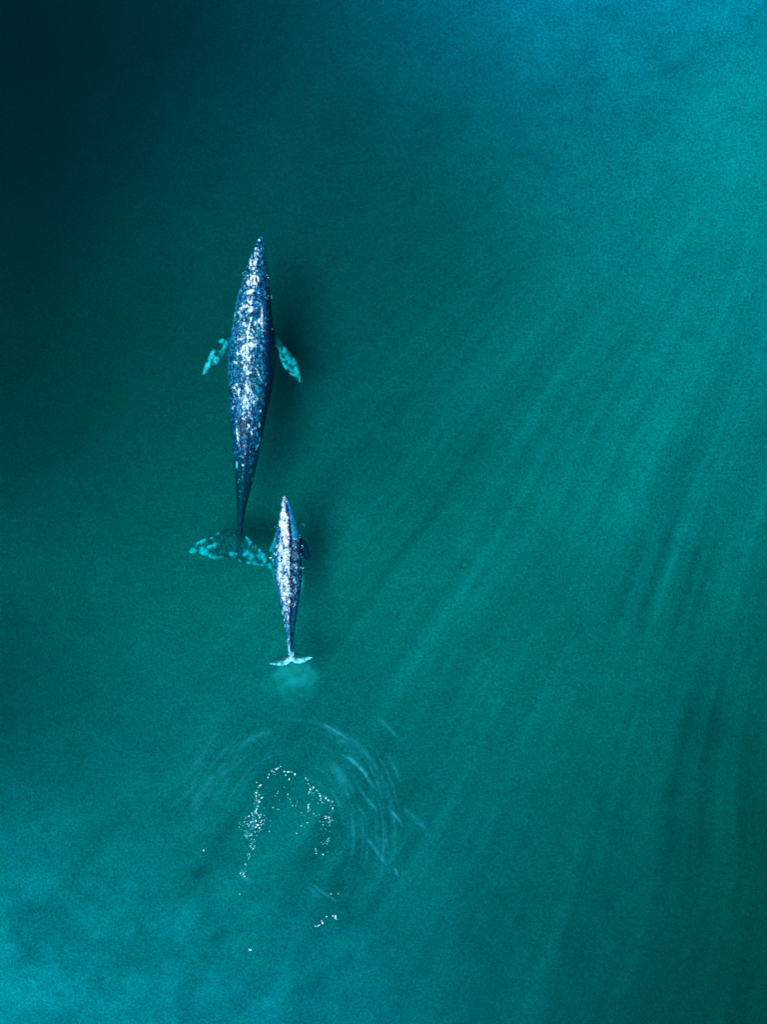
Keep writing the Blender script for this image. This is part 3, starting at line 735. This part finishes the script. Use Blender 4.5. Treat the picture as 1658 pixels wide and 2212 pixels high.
ripple([(590, 320), (470, 415), (390, 500)], 12, .12, 'faintest ripple on the left, nearest the foam ring')
ripple([(300, 490), (180, 590), (50, 700)], 14, .12, 'lowest faint ripple reaching out to the left')

# ------------------------------------------------------------------ cloud of stirred bubbles behind the calf's tail
def plume(name, px_, py_, rx, ry, rz, z, dens, label):
    bm = bmesh.new(); bmesh.ops.create_icosphere(bm, subdivisions=3, radius=1)
    me_ = bpy.data.meshes.new(name); bm.to_mesh(me_); bm.free()
    for v in me_.vertices: v.co = (v.co.x*rx, v.co.y*ry, v.co.z*rz)
    o = bpy.data.objects.new(name, me_); COL.objects.link(o); o.location = P(px_, py_, z)
    m, t, out = new_mat(name + '_volume'); b = NB(t)
    tc = b.n('ShaderNodeTexCoord')
    mp = b.n('ShaderNodeMapping'); mp.inputs['Scale'].default_value = (1/rx, 1/ry, 1/rz); b.l(tc.outputs['Object'], mp.inputs['Vector'])
    ln = b.n('ShaderNodeVectorMath', operation='LENGTH'); b.l(mp.outputs[0], ln.inputs[0])
    nz = b.n('ShaderNodeTexNoise', i_Scale=1.8, i_Detail=4.0); b.l(tc.outputs['Object'], nz.inputs['Vector'])
    nl = b.n('ShaderNodeTexNoise', i_Scale=1.1, i_Detail=3.0); b.l(tc.outputs['Object'], nl.inputs['Vector'])
    fall = b.step(b.math('ADD', ln.outputs['Value'], b.math('MULTIPLY', b.math('SUBTRACT', nl.outputs[0], .5), 1.3)), .95, .0)
    d = b.math('MULTIPLY', b.math('MULTIPLY', fall, b.step(nz.outputs[0], .30, .72)), dens)
    v = b.n('ShaderNodeVolumeScatter'); v.inputs['Color'].default_value = (.5, .95, .97, 1); b.l(d, v.inputs['Density']); b.l(v.outputs[0], out.inputs['Volume'])
    me_.materials.append(m)
    return tag(o, label, 'bubbles', kind='stuff')


rr_ = random.Random(21)
for k in range(38):                     # fine concentric lines on the right
    a0 = R(rr_.uniform(-6, 62)); da = R(rr_.uniform(12, 26)); ra = rr_.uniform(330, 760); ex = rr_.uniform(1.0, 1.2)
    pts = [(780 + ra*.88*math.cos(a0 + da*(q-1)), 840 - ra*ex*math.sin(a0 + da*(q-1))) for q in (0, .5, 1, 1.5, 2)]
    ripple(pts, rr_.choice((8, 11, 14, 18, 24)), rr_.uniform(.06, .15), 'faint thin ripple among the fine concentric lines right of the foam ring')
for k in range(16):                     # straighter lines on the left
    x0, y0 = rr_.uniform(330, 640), rr_.uniform(180, 420); q = rr_.uniform(.7, 1.3)
    ripple([(x0, y0), (x0 - 95*q, y0 + 105*q), (x0 - 175*q, y0 + 220*q), (x0 - 240*q, y0 + 350*q)], rr_.uniform(12, 24), rr_.uniform(.05, .11), 'very faint straight ripple among those slanting down left of the foam ring')
for k in range(9):                      # arcs closing over the top
    a0 = R(rr_.uniform(62, 120)); da = R(rr_.uniform(12, 24)); ra = rr_.uniform(430, 680)
    ripple([(780 + ra*.9*math.cos(a0 + da*(q-1)), 800 - ra*math.sin(a0 + da*(q-1))) for q in (0, .5, 1, 1.5, 2)], rr_.choice((10, 14, 20)), rr_.uniform(.05, .12), 'very faint arc among the concentric lines closing over the top of the ring')
ripple([z4_ for z4_ in ((585, 540), (590, 620), (580, 700), (545, 790), (520, 850))], 16, .20, 'thin milky film of foam joining the flecks of the dense left cluster')
ripple([(890, 560), (950, 590), (1005, 630), (1020, 690), (985, 740)], 11, .18, 'thin milky film of foam joining the flecks of the right loop')
ripple([(505, 1020), (530, 1070), (560, 1110)], 26, .22, 'soft pale patch beside the knot ending the left strand')
ripple([(268, 400), (238, 580), (222, 740), (224, 930), (256, 1120)], 13, .40, 'pale turquoise wash clinging to the left flank of the calf', z3)
ripple([(498, 385), (532, 405), (552, 450)], 7, .22, 'small curl of wash off the right side of the calf head', z3)
ripple([(520, 860), (535, 960), (520, 1080), (500, 1200)], 12, .20, 'faint wash along the right flank of the calf', z3)
ripple([(822, 400), (728, 720), (678, 960), (632, 1170)], 8, .26, 'pale turquoise wash along the left shoulder of the adult whale', z1)
ripple([(614, 1400), (608, 1560), (616, 1720)], 8, .18, 'short pale wash on the left flank of the adult behind its flipper', z1)
plume('bubble_cloud', 632, 1462, 1.5, 1.3, .35, -.42, 4.2, 'pale turquoise cloud of stirred bubbles just behind the calf tail flukes')
